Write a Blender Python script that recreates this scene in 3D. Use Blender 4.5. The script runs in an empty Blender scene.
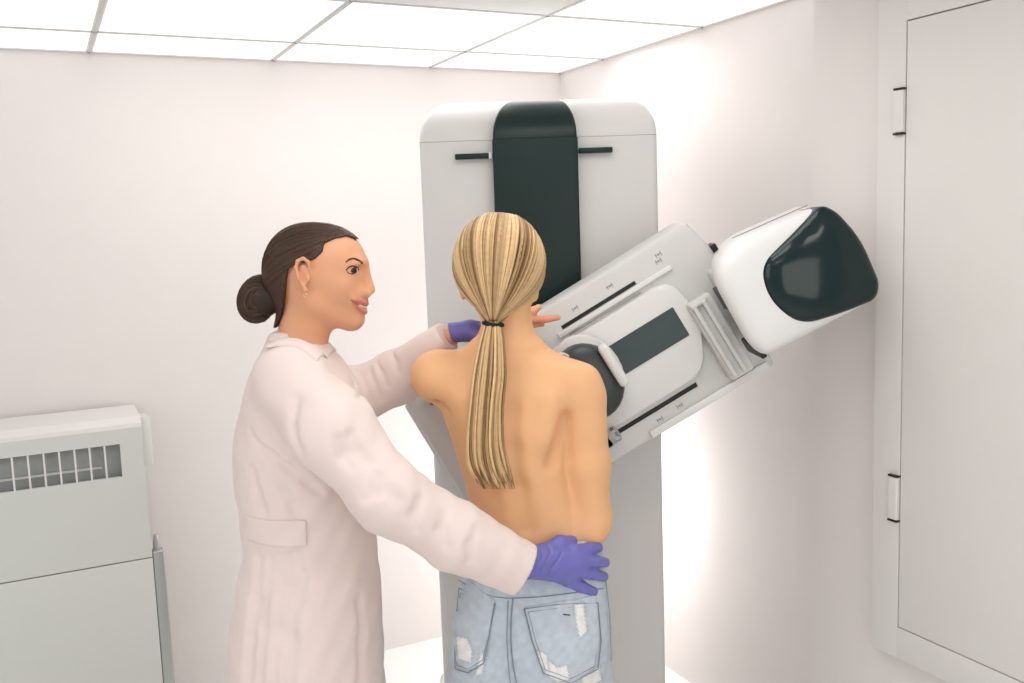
import bpy, bmesh, math, random
import numpy as np
from mathutils import Matrix, Vector
random.seed(7); rng = np.random.default_rng(7)
COL = bpy.context.scene.collection
F32 = np.float32
# ------------------------------------------------------------------ camera
FPX, CX, CY, HC = 950., 512., 341.5, 1.72
pit, rol = math.radians(7.0), math.radians(2.0)
fw = np.array([0, math.cos(pit), -math.sin(pit)]); up = np.array([0, math.sin(pit), math.cos(pit)]); rt = np.array([1., 0, 0])
RR = math.cos(rol)*rt - math.sin(rol)*up
UU = math.sin(rol)*rt + math.cos(rol)*up
cd = bpy.data.cameras.new('camera'); cam = bpy.data.objects.new('camera', cd); COL.objects.link(cam)
cam.matrix_world = Matrix(((RR[0], UU[0], -fw[0], 0), (RR[1], UU[1], -fw[1], 0), (RR[2], UU[2], -fw[2], HC), (0, 0, 0, 1)))
cd.sensor_fit = 'HORIZONTAL'; cd.sensor_width = 36; cd.lens = 36*FPX/1024; cd.clip_start = .05
bpy.context.scene.camera = cam
def P(x, y, Y):
    """point at depth Y seen in that direction"""
    v = RR*(x-CX) + UU*(CY-y) + fw*FPX
    return np.array([0, 0, HC]) + v*Y/v[1]
# ------------------------------------------------------------------ materials
def srgb(*c):
    return tuple(((v/255+.055)/1.055)**2.4 if v/255 > .04045 else v/255/12.92 for v in c) + (1,)
def mat(name, col, rough=.5, spec=.5, metal=0, sss=0, bump=0, bscale=200, var=0, vscale=8, attr=None, emit=None, estr=0, trans=0, sheen=0, coat=0):
    m = bpy.data.materials.new(name); m.use_nodes = True
    nt = m.node_tree; b = nt.nodes['Principled BSDF']
    b.inputs['Base Color'].default_value = col
    b.inputs['Roughness'].default_value = rough
    b.inputs['Specular IOR Level'].default_value = spec
    b.inputs['Metallic'].default_value = metal
    b.inputs['Transmission Weight'].default_value = trans
    b.inputs['Sheen Weight'].default_value = sheen
    b.inputs['Coat Weight'].default_value = coat
    if sss:
        b.inputs['Subsurface Weight'].default_value = sss
        b.inputs['Subsurface Radius'].default_value = (1, .35, .15)
        b.inputs['Subsurface Scale'].default_value = .012
    if emit:
        b.inputs['Emission Color'].default_value = emit; b.inputs['Emission Strength'].default_value = estr
    tc = nt.nodes.new('ShaderNodeTexCoord')
    src = None
    if attr:
        a = nt.nodes.new('ShaderNodeAttribute'); a.attribute_name = attr; src = a.outputs['Color']
    if var or not attr:
        n = nt.nodes.new('ShaderNodeTexNoise'); n.inputs['Scale'].default_value = vscale; n.inputs['Detail'].default_value = 4
        nt.links.new(tc.outputs['Object'], n.inputs['Vector'])
        mr = nt.nodes.new('ShaderNodeMapRange'); mr.inputs['From Min'].default_value = .3; mr.inputs['From Max'].default_value = .7
        mr.inputs['To Min'].default_value = 1-var; mr.inputs['To Max'].default_value = 1+var*.4
        nt.links.new(n.outputs['Fac'], mr.inputs['Value'])
        vm = nt.nodes.new('ShaderNodeVectorMath'); vm.operation = 'SCALE'
        if src: nt.links.new(src, vm.inputs[0])
        else: vm.inputs[0].default_value = col[:3]
        nt.links.new(mr.outputs['Result'], vm.inputs['Scale']); src = vm.outputs['Vector']
    nt.links.new(src, b.inputs['Base Color'])
    if bump:
        n2 = nt.nodes.new('ShaderNodeTexNoise'); n2.inputs['Scale'].default_value = bscale; n2.inputs['Detail'].default_value = 3
        nt.links.new(tc.outputs['Object'], n2.inputs['Vector'])
        bp = nt.nodes.new('ShaderNodeBump'); bp.inputs['Strength'].default_value = bump; bp.inputs['Distance'].default_value = .002
        nt.links.new(n2.outputs['Fac'], bp.inputs['Height']); nt.links.new(bp.outputs['Normal'], b.inputs['Normal'])
    return m
M = {}
M['wall'] = mat('wall_paint', srgb(228, 222, 220), .75, .3, bump=.05, bscale=300, var=.01)
M['ceil'] = mat('ceiling_tile', srgb(243, 245, 245), .9, .1, var=.01, bump=.1, bscale=400)
M['grid'] = mat('ceiling_grid', srgb(215, 215, 213), .6, .3)
M['floor'] = mat('floor_vinyl', srgb(240, 240, 238), .28, .5, var=.02, vscale=3)
M['white'] = mat('white_plastic', srgb(226, 225, 224), .35, .45, var=.01)
M['white2'] = mat('pale_grey_plastic', srgb(212, 211, 209), .4, .45, var=.01)
M['panel'] = mat('grey_plastic', srgb(214, 212, 210), .45, .4, var=.01)
M['teal'] = mat('dark_teal_gloss', srgb(23, 42, 40), .36, .25, var=.04)
M['visor'] = mat('visor_gloss', srgb(16, 38, 38), .12, .35, var=.02)
M['screen'] = mat('dark_screen', srgb(34, 56, 57), .15, .3, var=.15, vscale=12)
M['dark'] = mat('dark_slot', srgb(24, 28, 28), .5, .4)
M['puck'] = mat('dark_grey_knob', srgb(46, 56, 56), .35, .5, var=.1)
M['seam'] = mat('seam_grey', srgb(150, 150, 150), .6, .2)
M['icon'] = mat('icon_grey', srgb(150, 152, 150), .6, .2)
M['clear'] = mat('clear_plastic', (.93, .95, .95, 1), .08, .5, trans=.75)
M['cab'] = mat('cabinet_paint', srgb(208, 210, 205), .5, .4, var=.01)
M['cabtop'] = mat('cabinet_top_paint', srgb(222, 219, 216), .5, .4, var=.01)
M['vent'] = mat('vent_interior', srgb(178, 181, 181), .7, .3, var=.15, vscale=14)
M['metal'] = mat('brushed_metal', srgb(175, 178, 176), .35, .5, metal=.6)
M['door'] = mat('wall_door_paint', srgb(222, 218, 215), .55, .35, var=.01)
M['skin'] = mat('skin', srgb(226, 176, 134), .5, .35, sss=.12, attr='Col', var=.05, vscale=14, bump=.06, bscale=500)
M['coat'] = mat('pink_white_cotton', srgb(230, 213, 208), .85, .15, bump=.25, bscale=900, var=.02, vscale=20, sheen=.15)
M['blue'] = mat('grey_blue_cotton', srgb(150, 165, 195), .8, .2, bump=.2, bscale=800, var=.03)
M['glove'] = mat('violet_nitrile', srgb(110, 108, 182), .42, .45, bump=.35, bscale=120, var=.06, vscale=40)
M['denim'] = mat('light_denim', srgb(196, 206, 216), .85, .2, attr='Col', bump=.5, bscale=700, var=.10, vscale=60)
M['stitch'] = mat('denim_seam', srgb(132, 144, 156), .8, .2)
M['hairb'] = mat('blonde_hair', srgb(190, 150, 100), .5, .35, attr='Col', var=.12, vscale=90)
M['haird'] = mat('brown_hair', srgb(62, 42, 30), .5, .35, attr='Col', var=.1, vscale=90)
M['black'] = mat('black_elastic', srgb(20, 20, 22), .6, .3)
M['eye'] = mat('eye_white', srgb(225, 218, 212), .35, .3, attr='Col')
M['gold'] = mat('earring_metal', srgb(220, 180, 140), .25, .5, metal=.8)
M['brow'] = mat('eyebrow_brown', srgb(92, 62, 44), .8, .2)
M['shoe'] = mat('white_shoe', srgb(225, 225, 225), .5, .4)
M['tooth'] = mat('teeth_white', srgb(240, 232, 224), .3, .5)
# ------------------------------------------------------------------ object helpers
ORG = {}
def root(name, label, cat, loc, group=None):
    o = bpy.data.objects.new(name, None); COL.objects.link(o); o.location = loc
    o.empty_display_size = .1
    o['label'] = label; o['category'] = cat
    if group: o['group'] = group
    ORG[o.name] = np.array(loc, float); return o
def mk(name, V, Fc, m, parent=None, smooth=True, kind=None, label=None, col=None, auto=None):
    V = np.asarray(V, float)
    if parent is not None:
        org = ORG[parent.name]
    else:
        org = np.zeros(3)
    me = bpy.data.meshes.new(name)
    me.from_pydata((V-org).tolist(), [], [list(map(int, f)) for f in Fc])
    me.validate(); me.update()
    if smooth: me.polygons.foreach_set('use_smooth', [True]*len(me.polygons))
    me.materials.append(m)
    if col is not None:
        ca = me.color_attributes.new('Col', 'FLOAT_COLOR', 'POINT')
        c = np.ones((len(me.vertices), 4), F32); c[:, :3] = np.asarray(col)[:, :3]
        ca.data.foreach_set('color', c.ravel())
    o = bpy.data.objects.new(name, me); COL.objects.link(o)
    if parent is not None: o.parent = parent
    ORG[o.name] = org
    if kind: o['kind'] = kind
    if label: o['label'] = label
    if auto: me.set_sharp_from_angle(angle=math.radians(auto))
    return o
class Geo:
    """collects shapes for one mesh"""
    def __init__(s): s.V = []; s.F = []; s.C = []
    def add(s, V, Fc, c=None):
        n = len(s.V); s.V += [tuple(map(float, v)) for v in V]; s.F += [[i+n for i in f] for f in Fc]
        if c is not None: s.C += [tuple(c[:3])]*len(V)
        return s
    def mk(s, name, m, parent=None, **k):
        if s.C: k['col'] = s.C
        return mk(name, s.V, s.F, m, parent, **k)
def rbox(c, size, r=.005, ax=None, seg=3):
    bm = bmesh.new(); bmesh.ops.create_cube(bm, size=1)
    for v in bm.verts: v.co = Vector((v.co.x*size[0], v.co.y*size[1], v.co.z*size[2]))
    if r > 0: bmesh.ops.bevel(bm, geom=bm.edges[:], offset=min(r, min(size)*.49), segments=seg, profile=.5, affect='EDGES')
    V = np.array([v.co[:] for v in bm.verts]); Fc = [[v.index for v in f.verts] for f in bm.faces]; bm.free()
    if ax is None: return V+np.array(c), Fc
    A = np.array(ax, float); return V@A+np.array(c), Fc
def tube(pts, rad, n=8, sq=1.0, upv=(0, 0, 1)):
    pts = np.array(pts, float); m = len(pts)
    if np.isscalar(rad): rad = [rad]*m
    V = []; Fc = []
    T = np.gradient(pts, axis=0); T /= np.linalg.norm(T, axis=1)[:, None]+1e-9
    u = np.array(upv, float)
    for i in range(m):
        a = np.cross(T[i], u); la = np.linalg.norm(a)
        if la < 1e-4: a = np.cross(T[i], np.array([1, .01, 0])); la = np.linalg.norm(a)
        a /= la; b = np.cross(a, T[i]); u = b if la > 1e-4 else u
        for k in range(n):
            t = 2*math.pi*k/n; V.append(pts[i]+rad[i]*(math.cos(t)*a+sq*math.sin(t)*b))
    for i in range(m-1):
        for k in range(n):
            k2 = (k+1) % n; Fc.append([i*n+k, i*n+k2, (i+1)*n+k2, (i+1)*n+k])
    Fc.append(list(range(n))[::-1]); Fc.append([(m-1)*n+k for k in range(n)])
    return np.array(V), Fc
def catmull(p, n=8):
    p = [np.array(q, float) for q in p]; q = [2*p[0]-p[1]]+p+[2*p[-1]-p[-2]]; out = []
    for i in range(1, len(q)-2):
        for k in range(n):
            t = k/n
            out.append(.5*((2*q[i])+(-q[i-1]+q[i+1])*t+(2*q[i-1]-5*q[i]+4*q[i+1]-q[i+2])*t*t+(-q[i-1]+3*q[i]-3*q[i+1]+q[i+2])*t**3))
    out.append(p[-1]); return out
def rpoly(pts, r, seg=6):
    """rounded polygon outline"""
    n = len(pts); out = []
    if np.isscalar(r): r = [r]*n
    for i in range(n):
        p = np.array(pts[i], float); a = np.array(pts[i-1], float)-p; b = np.array(pts[(i+1) % n], float)-p
        la, lb = np.linalg.norm(a), np.linalg.norm(b); rr = min(r[i], la*.49, lb*.49)
        p0 = p+a/la*rr; p1 = p+b/lb*rr
        if rr < 1e-5: out.append(p); continue
        for k in range(seg+1):
            t = k/seg; out.append((1-t)**2*p0+2*t*(1-t)*p+t*t*p1)
    return np.array(out)
def loft(rings, cap0=True, cap1=True):
    n = len(rings[0]); V = np.concatenate(rings); Fc = []
    for i in range(len(rings)-1):
        for k in range(n):
            k2 = (k+1) % n; Fc.append([i*n+k, i*n+k2, (i+1)*n+k2, (i+1)*n+k])
    if cap0: Fc.append(list(range(n))[::-1])
    if cap1: Fc.append([(len(rings)-1)*n+k for k in range(n)])
    return V, Fc
def rrect(x0, x1, y0, y1, r, z):
    o = rpoly([(x0, y0), (x1, y0), (x1, y1), (x0, y1)], r, 5)
    return np.column_stack([o, np.full(len(o), z)])
# ------------------------------------------------------------------ signed-distance modelling
class Shape:
    def __init__(s): s.ops = []
    def cap(s, a, b, ra, rb=None, k=.03, sub=False, clip=None, sc=None):
        rb = ra if rb is None else rb; a = np.array(a, float); b = np.array(b, float)
        mr = max(ra, rb)*(max(1, 1/min(sc)) if sc else 1)
        lo = np.minimum(a, b)-mr; hi = np.maximum(a, b)+mr
        def fn(X, Y, Z):
            ba = b-a; l2 = float(ba@ba)+1e-12
            px, py, pz = X-a[0], Y-a[1], Z-a[2]
            t = np.clip((px*ba[0]+py*ba[1]+pz*ba[2])/l2, 0, 1)
            dx, dy, dz = px-t*ba[0], py-t*ba[1], pz-t*ba[2]
            if sc: dx, dy, dz = dx*sc[0], dy*sc[1], dz*sc[2]
            d = np.sqrt(dx*dx+dy*dy+dz*dz)-(ra+t*(rb-ra))
            if clip:
                cp, cn = clip; d = np.maximum(d, (X-cp[0])*cn[0]+(Y-cp[1])*cn[1]+(Z-cp[2])*cn[2])
            return d
        s.ops.append((fn, lo, hi, k, sub)); return s
    def chain(s, pts, rad, k=.03, sub=False, sc=None):
        for i in range(len(pts)-1): s.cap(pts[i], pts[i+1], rad[i], rad[i+1], k, sub, sc=sc)
        return s
    def ell(s, c, r, R=None, k=.03, sub=False):
        c = np.array(c, float); r = np.array(r, float); m = r.max() if R is not None else r
        A = np.eye(3) if R is None else np.array(R)
        def fn(X, Y, Z):
            px, py, pz = X-c[0], Y-c[1], Z-c[2]
            q = [(px*A[i][0]+py*A[i][1]+pz*A[i][2]) for i in range(3)]
            k0 = np.sqrt(sum((q[i]/r[i])**2 for i in range(3))); k1 = np.sqrt(sum((q[i]/r[i]**2)**2 for i in range(3)))+1e-6
            return k0*(k0-1)/k1
        s.ops.append((fn, c-m, c+m, k, sub)); return s
    def body(s, rows, k=.03, e=2.0):
        """loft: rows of (z, cx, cy, rx, ry)"""
        rows = sorted(rows); z = np.array([r[0] for r in rows]); ctl = np.array(rows)[:, 1:]
        def sm(q):
            out = []
            m = np.gradient(ctl, z, axis=0)
            i = np.clip(np.searchsorted(z, q)-1, 0, len(z)-2); h = z[i+1]-z[i]; t = np.clip((q-z[i])/h, 0, 1)
            for c in range(4):
                p0, p1 = ctl[i, c], ctl[i+1, c]; m0, m1 = m[i, c]*h, m[i+1, c]*h
                out.append((2*t**3-3*t**2+1)*p0+(t**3-2*t**2+t)*m0+(-2*t**3+3*t**2)*p1+(t**3-t**2)*m1)
            return out
        def fn(X, Y, Z):
            cx, cy, rx, ry = sm(np.asarray(Z, float).ravel())
            sh = Z.shape; cx, cy, rx, ry = [a.reshape(sh).astype(F32) for a in (cx, cy, rx, ry)]
            a = np.abs(X-cx)/rx; b = np.abs(Y-cy)/ry
            kk = (a**e+b**e)**(1/e)
            k1 = np.sqrt((a/rx)**2+(b/ry)**2)+1e-6
            d = np.where(kk > .3, kk*(kk-1)/k1, -.02)
            dz = np.maximum(z[0]-Z, Z-z[-1])
            return np.maximum(d, dz)
        c = ctl
        lo = np.array([(c[:, 0]-c[:, 2]).min(), (c[:, 1]-c[:, 3]).min(), z[0]]); hi = np.array([(c[:, 0]+c[:, 2]).max(), (c[:, 1]+c[:, 3]).max(), z[-1]])
        s.ops.append((fn, lo, hi, k, False)); return s
    def eval(s, gx, gy, gz):
        Fd = np.full((len(gx), len(gy), len(gz)), .5, F32); pad = .05
        for fn, lo, hi, k, sub in s.ops:
            sl = []; ok = True
            for g, l, h in zip((gx, gy, gz), lo, hi):
                a = np.searchsorted(g, l-pad-k); b = np.searchsorted(g, h+pad+k)
                if b <= a: ok = False
                sl.append(slice(a, b))
            if not ok: continue
            X = gx[sl[0]][:, None, None]; Y = gy[sl[1]][None, :, None]; Z = gz[sl[2]][None, None, :]
            d = fn(X, Y, Z).astype(F32); A = Fd[tuple(sl)]
            if sub:
                h = np.maximum(k-np.abs(A+d), 0)/k; Fd[tuple(sl)] = np.maximum(A, -d)+h*h*k/4
            else:
                h = np.maximum(k-np.abs(A-d), 0)/k; Fd[tuple(sl)] = np.minimum(A, d)-h*h*k/4
        return Fd
    def pts(s, p):
        p = np.asarray(p, float); X, Y, Z = p[:, 0], p[:, 1], p[:, 2]; A = np.full(len(p), .5)
        for fn, lo, hi, k, sub in s.ops:
            d = fn(X, Y, Z)
            if sub: h = np.maximum(k-np.abs(A+d), 0)/k; A = np.maximum(A, -d)+h*h*k/4
            else: h = np.maximum(k-np.abs(A-d), 0)/k; A = np.minimum(A, d)-h*h*k/4
        return A
    def near(s, x, y, ya=1.6, yb=2.3, off=0.):
        """first surface point met going into the scene at that pixel direction"""
        ys = np.arange(ya, yb, .002); q = np.array([P(x, y, t) for t in ys]); d = s.pts(q); i = int(np.argmax(d < 0))
        if d.min() >= 0: return q[int(np.argmin(d))]
        if i > 0: t = d[i-1]/(d[i-1]-d[i]); r = q[i-1]+(q[i]-q[i-1])*t
        else: r = q[0]
        return r-np.array([0, off, 0])
    def bounds(s, pad=.02):
        adds = [o for o in s.ops if not o[4]]
        return np.min([o[1] for o in adds], axis=0)-pad, np.max([o[2] for o in adds], axis=0)+pad
def surfnets(Fd, gx, gy, gz):
    ins = Fd < 0; nx, ny, nz = Fd.shape
    cnt = np.zeros((nx-1, ny-1, nz-1), np.int8)
    for i in (0, 1):
        for j in (0, 1):
            for k in (0, 1): cnt += ins[i:nx-1+i, j:ny-1+j, k:nz-1+k]
    act = (cnt > 0) & (cnt < 8); I, J, K = np.nonzero(act)
    idx = -np.ones(act.shape, np.int64); idx[I, J, K] = np.arange(len(I))
    S = np.zeros((len(I), 3)); n = np.zeros(len(I))
    cor = [(i, j, k) for i in (0, 1) for j in (0, 1) for k in (0, 1)]
    for a in cor:
        for ax in range(3):
            if a[ax]: continue
            b = list(a); b[ax] = 1
            fa = Fd[I+a[0], J+a[1], K+a[2]]; fb = Fd[I+b[0], J+b[1], K+b[2]]
            cr = (fa < 0) != (fb < 0); t = np.where(cr, fa/(fa-fb+1e-12*(fa == fb)), 0)
            p = np.tile(np.array(a, float), (len(I), 1)); p[:, ax] += t
            S[cr] += p[cr]; n[cr] += 1
    S /= n[:, None]
    h = gx[1]-gx[0]
    V = np.column_stack([gx[I], gy[J], gz[K]])+S*h
    Q = []
    for ax in range(3):
        o1, o2 = [(1, 2), (2, 0), (0, 1)][ax]
        a = [slice(None)]*3; b = [slice(None)]*3; a[ax] = slice(0, -1); b[ax] = slice(1, None)
        A = ins[tuple(a)]; B = ins[tuple(b)]; E = np.array(np.nonzero(A != B)).T
        ok = (E[:, o1] > 0) & (E[:, o2] > 0) & (E[:, o1] < Fd.shape[o1]-1) & (E[:, o2] < Fd.shape[o2]-1); E = E[ok]
        if not len(E): continue
        def at(d1, d2):
            q = E.copy(); q[:, o1] -= d1; q[:, o2] -= d2; return idx[q[:, 0], q[:, 1], q[:, 2]]
        q = np.column_stack([at(1, 1), at(0, 1), at(0, 0), at(1, 0)])
        flip = ~A[E[:, 0], E[:, 1], E[:, 2]]
        q[flip] = q[flip][:, ::-1]; Q.append(q)
    Q = np.concatenate(Q); Q = Q[(Q >= 0).all(axis=1)]
    return V, Q
def grids(lo, hi, h): return [np.arange(l, u+h, h).astype(np.float64) for l, u in zip(lo, hi)]
def sdfmesh(shape, h, name, m, parent, mod=None, lo=None, hi=None, colf=None, relax=1, **kw):
    l, u = shape.bounds(); lo = l if lo is None else np.array(lo); hi = u if hi is None else np.array(hi)
    g = grids(lo, hi, h); Fd = shape.eval(*g)
    if mod is not None: Fd = mod(Fd, g[0][:, None, None], g[1][None, :, None], g[2][None, None, :]).astype(F32)
    # close at the limits
    for ax in range(3):
        s0 = [slice(None)]*3; s0[ax] = 0; Fd[tuple(s0)] = np.maximum(Fd[tuple(s0)], .001); s0[ax] = -1; Fd[tuple(s0)] = np.maximum(Fd[tuple(s0)], .001)
    V, Q = surfnets(Fd, *g)
    for _ in range(relax):
        S = np.zeros_like(V); n = np.zeros(len(V))
        for i in range(4):
            a, b = Q[:, i], Q[:, (i+1) % 4]
            np.add.at(S, a, V[b]); np.add.at(n, a, 1); np.add.at(S, b, V[a]); np.add.at(n, b, 1)
        V = V*.5+.5*S/np.maximum(n, 1)[:, None]
    a, b, c = V[Q[:, 0]], V[Q[:, 1]], V[Q[:, 2]]
    if np.einsum('ij,ij->i', a, np.cross(b, c)).sum() < 0: Q = Q[:, ::-1]
    return mk(name, V, Q.tolist(), m, parent, col=colf(V) if colf else None, **kw)
def polysd(pts):
    """2D signed distance to polygon in (x,z); returns fn(X,Z)"""
    p = np.array(pts, float)
    def fn(X, Z):
        X, Z = np.broadcast_arrays(X, Z); d = np.full(X.shape, 9.); s = np.ones(X.shape)
        for i in range(len(p)):
            a, b = p[i], p[i-1]; ex, ez = b-a; wx, wz = X-a[0], Z-a[1]
            t = np.clip((wx*ex+wz*ez)/(ex*ex+ez*ez+1e-12), 0, 1); d = np.minimum(d, (wx-ex*t)**2+(wz-ez*t)**2)
            c1 = Z >= a[1]; c2 = Z < b[1]; c3 = ex*wz > ez*wx
            s = np.where((c1 & c2 & c3) | (~c1 & ~c2 & ~c3), -s, s)
        return s*np.sqrt(d)
    return fn
def pxpoly(pts, Y): return [tuple(P(x, y, Y)[[0, 2]]) for x, y in pts]
def rows(data, Y0):
    """(image y, left x, right x, half depth, [dY]) -> loft rows at depth Y0"""
    out = []
    for r in data:
        y, l, rr_, ry = r[:4]; dy = r[4] if len(r) > 4 else 0
        a = P(l, y, Y0); b = P(rr_, y, Y0); out.append(((a[2]+b[2])/2, (a[0]+b[0])/2, Y0+dy, abs(b[0]-a[0])/2, ry))
    return out
# ------------------------------------------------------------------ room
C0 = np.array([.243, 4.13]); uu = np.array([.8965, .443]); vv = np.array([.443, -.8965])
CEIL = 2.35
AX = [[uu[0], uu[1], 0], [-vv[0], -vv[1], 0], [0, 0, 1]]
def W(u, v, z): q = C0+uu*u+vv*v; return np.array([q[0], q[1], z])
def wbox(u0, u1, v0, v1, z0, z1, r=0):
    return rbox(W((u0+u1)/2, (v0+v1)/2, (z0+z1)/2), (u1-u0, v1-v0, z1-z0), r, AX)
def wmk(name, m, *b, r=0, parent=None, **k):
    return mk(name, *wbox(*b, r=r), m, parent, smooth=r > 0, **k)
wmk('floor', M['floor'], -4.2, .1, -.1, 5.2, -.1, 0, kind='structure')
wmk('wall_back', M['wall'], -4.2, .1, -.12, 0, 0, CEIL+.1, kind='structure')
wmk('wall_right', M['wall'], 0, .12, -.12, 1.64, 0, CEIL+.1, kind='structure')
wmk('wall_pilaster', M['wall'], -.12, .12, 1.6, 5.2, 0, CEIL+.1, kind='structure')
wmk('ceiling', M['ceil'], -4.2, .1, -.1, 5.2, CEIL+.012, CEIL+.06, kind='structure')
# suspended grid and lay-in tiles
TU = [0-.59-.62*k for k in range(-1, 6)]; TV = [.35+.62*k for k in range(-1, 8)]
g = Geo()
us = [0]+[-.59-.62*k for k in range(0, 6)]; vs = [0, .35]+[.35+.62*k for k in range(1, 8)]
for u in us: g.add(*wbox(u-.0055 if u else -.010, u+.0055 if u else 0, .0, 5.0, CEIL-.003, CEIL+.02))
for v in vs: g.add(*wbox(-4.1, 0, v-.0055 if v else 0, v+.0055 if v else .010, CEIL-.003, CEIL+.02))
g.mk('ceiling_grid', M['grid'], smooth=False, kind='structure')
# which panels are lit
lit = {(0, 1), (1, 1), (2, 1), (0, 2), (1, 4), (3, 3), (3, 5), (1, 6)}
PLACE = {(0, 1): 'square white ceiling light panel nearest the room corner, above the machine',
         (1, 1): 'square white ceiling light panel directly left of the one above the machine',
         (2, 1): 'square white ceiling light panel above the woman in the coat, second from the left',
         (3, 1): 'square white ceiling light panel at the far left edge of the photo',
         (0, 0): 'narrow cut ceiling light panel in the corner of the two walls',
         (1, 0): 'narrow cut ceiling light panel along the left wall, second from the corner',
         (2, 0): 'narrow cut ceiling light panel along the left wall, third from the corner',
         (3, 0): 'narrow cut ceiling light panel along the left wall, at the far left edge',
         (0, 2): 'white ceiling light panel at the right wall, cut off by the top of the photo'}
tiles = Geo()
M['lamp'] = mat('lit_diffuser', srgb(240, 240, 240), .5, .2, emit=(1, .985, .97, 1), estr=.80)
for i in range(len(us)-1):
    for j in range(len(vs)-1):
        b = (us[i+1]+.005, us[i]-.005, vs[j]+.005, vs[j+1]-.005, CEIL+.0, CEIL+.012)
        if (i, j) in PLACE:
            c = W((b[0]+b[1])/2, (b[2]+b[3])/2, CEIL)
            t = root('ceiling_light', PLACE[(i, j)], 'ceiling light', c, 'square ceiling light panels')
            wmk('diffuser', M['lamp'], b[0]+.006, b[1]-.006, b[2]+.006, b[3]-.006, CEIL+.001, CEIL+.011, r=.002, parent=t)
            gg = Geo()
            for q in ((b[0], b[0]+.006, b[2], b[3]), (b[1]-.006, b[1], b[2], b[3]), (b[0], b[1], b[2], b[2]+.006), (b[0], b[1], b[3]-.006, b[3])):
                gg.add(*wbox(*q, CEIL, CEIL+.012))
            gg.mk('frame', M['ceil'], t, smooth=False)
        else: tiles.add(*wbox(*b))
tiles.mk('ceiling_tiles', M['ceil'], smooth=False, kind='structure')
# wall door on the right (flush cabinet door in a frame)
wd = root('wall_cabinet', 'flush white cabinet door in a frame, set on the right wall', 'cabinet', W(-.12, 2.35, .58))
U1 = -.16
v0, v1, z0, z1 = 1.943, 2.78, .667, 2.165
g = Geo()
for q in ((v0-.085, v0-.003, z0-.085, z1+.16), (v1+.003, v1+.085, z0-.085, z1+.16), (v0-.003, v1+.003, z0-.085, z0-.003), (v0-.003, v1+.003, z1+.003, z1+.16)):
    g.add(*wbox(U1, -.119, *q, r=.001))
g.mk('frame', M['door'], wd, auto=30)
d = wmk('door', M['door'], U1+.001, -.122, v0, v1, z0, z1, r=.0015, parent=wd)
wmk('gap', M['dark'], -.135, -.121, v0-.004, v1+.004, z0-.004, z1+.004, parent=wd)
for zc, hh in ((1.958, .05), (1.002, .055)):
    h = wmk('hinge', M['door'], U1-.010, U1+.004, v0-.030, v0-.002, zc-hh, zc+hh, r=.003, parent=wd)
    for zz in (zc-hh-.003, zc+hh+.003): wmk('hinge_cap', M['dark'], U1-.010, U1+.004, v0-.030, v0-.002, zz-.0022, zz+.0022, parent=h)
# ------------------------------------------------------------------ low vented cabinet, left
vc = root('vented_cabinet', 'pale grey metal cabinet with a slotted vent at lower left', 'cabinet', W(-2.25, .14, 0))
ux0, ux1, vf, vb = -2.75, -1.783, .25, .02
vz0, vz1 = .935, 1.045
vu0, vu1 = -2.70, -1.855
# front shell with a real opening
g = Geo()
g.add(*wbox(ux0, ux1, vf-.012, vf, .645, vz0)); g.add(*wbox(ux0, ux1, vf-.012, vf, vz1, 1.095))
g.add(*wbox(ux0, vu0, vf-.012, vf, vz0, vz1)); g.add(*wbox(vu1, ux1, vf-.012, vf, vz0, vz1))
g.add(*wbox(ux0, ux0+.012, vb, vf-.012, .02, 1.095)); g.add(*wbox(ux1-.012, ux1, vb, vf-.012, .02, 1.095))
g.add(*wbox(ux0, ux1, vb, vb+.012, .02, 1.095))
g.mk('body', M['cab'], vc, auto=30)
# top: front edge slopes back
pr = [(vb, 1.095), (vf, 1.095), (vf-.004, 1.108), (vf-.03, 1.128), (vb, 1.135)]
V = [W(ux0, a, z) for a, z in pr]+[W(ux1, a, z) for a, z in pr]; n = len(pr)
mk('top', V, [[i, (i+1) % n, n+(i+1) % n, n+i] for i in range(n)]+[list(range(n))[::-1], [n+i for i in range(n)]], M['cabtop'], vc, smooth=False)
wmk('lower_panel', M['cab'], ux0, ux1, vf-.012, vf+.001, .03, .641, r=.0015, parent=vc)
wmk('plinth', M['seam'], ux0+.02, ux1-.02, vb, vf-.03, 0, .03, parent=vc)
wmk('shelf', M['seam'], ux0+.012, ux1-.012, vb+.012, vf-.012, .625, .64, parent=vc)
wmk('vent_interior', M['vent'], ux0+.02, ux1-.02, vf-.050, vf-.042, vz0-.03, vz1+.03, parent=vc)
wmk('pipe', M['cabtop'], ux0+.02, ux1-.13, vf-.041, vf-.034, vz0+.028, vz0+.036, parent=vc)
g = Geo()
k = 0; u = vu1-.047
while u > vu0: g.add(*wbox(u-.0028, u+.0028, vf-.02, vf-.001, vz0-.002, vz1+.002)); u -= .0452
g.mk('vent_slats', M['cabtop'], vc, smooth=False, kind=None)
hd = wmk('side_grip', M['cab'], ux1-.004, ux1+.026, vf-.13, vf-.03, .962, 1.118, r=.004, parent=vc)
wmk('grip_lip', M['cabtop'], ux1-.002, ux1+.030, vf-.035, vf-.027, .958, 1.122, r=.002, parent=vc)
wmk('edge_rail', M['metal'], ux1+.001, ux1+.040, vf-.05, vf-.004, .03, .66, r=.006, parent=vc)
g = Geo(); c = W(ux1+.018, vf-.028, .69)
g.add(*tube([c-[0, 0, .03], c, c+[0, 0, .022]], [.011, .011, .007], 12))
g.mk('latch', M['metal'], vc, auto=40)
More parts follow.
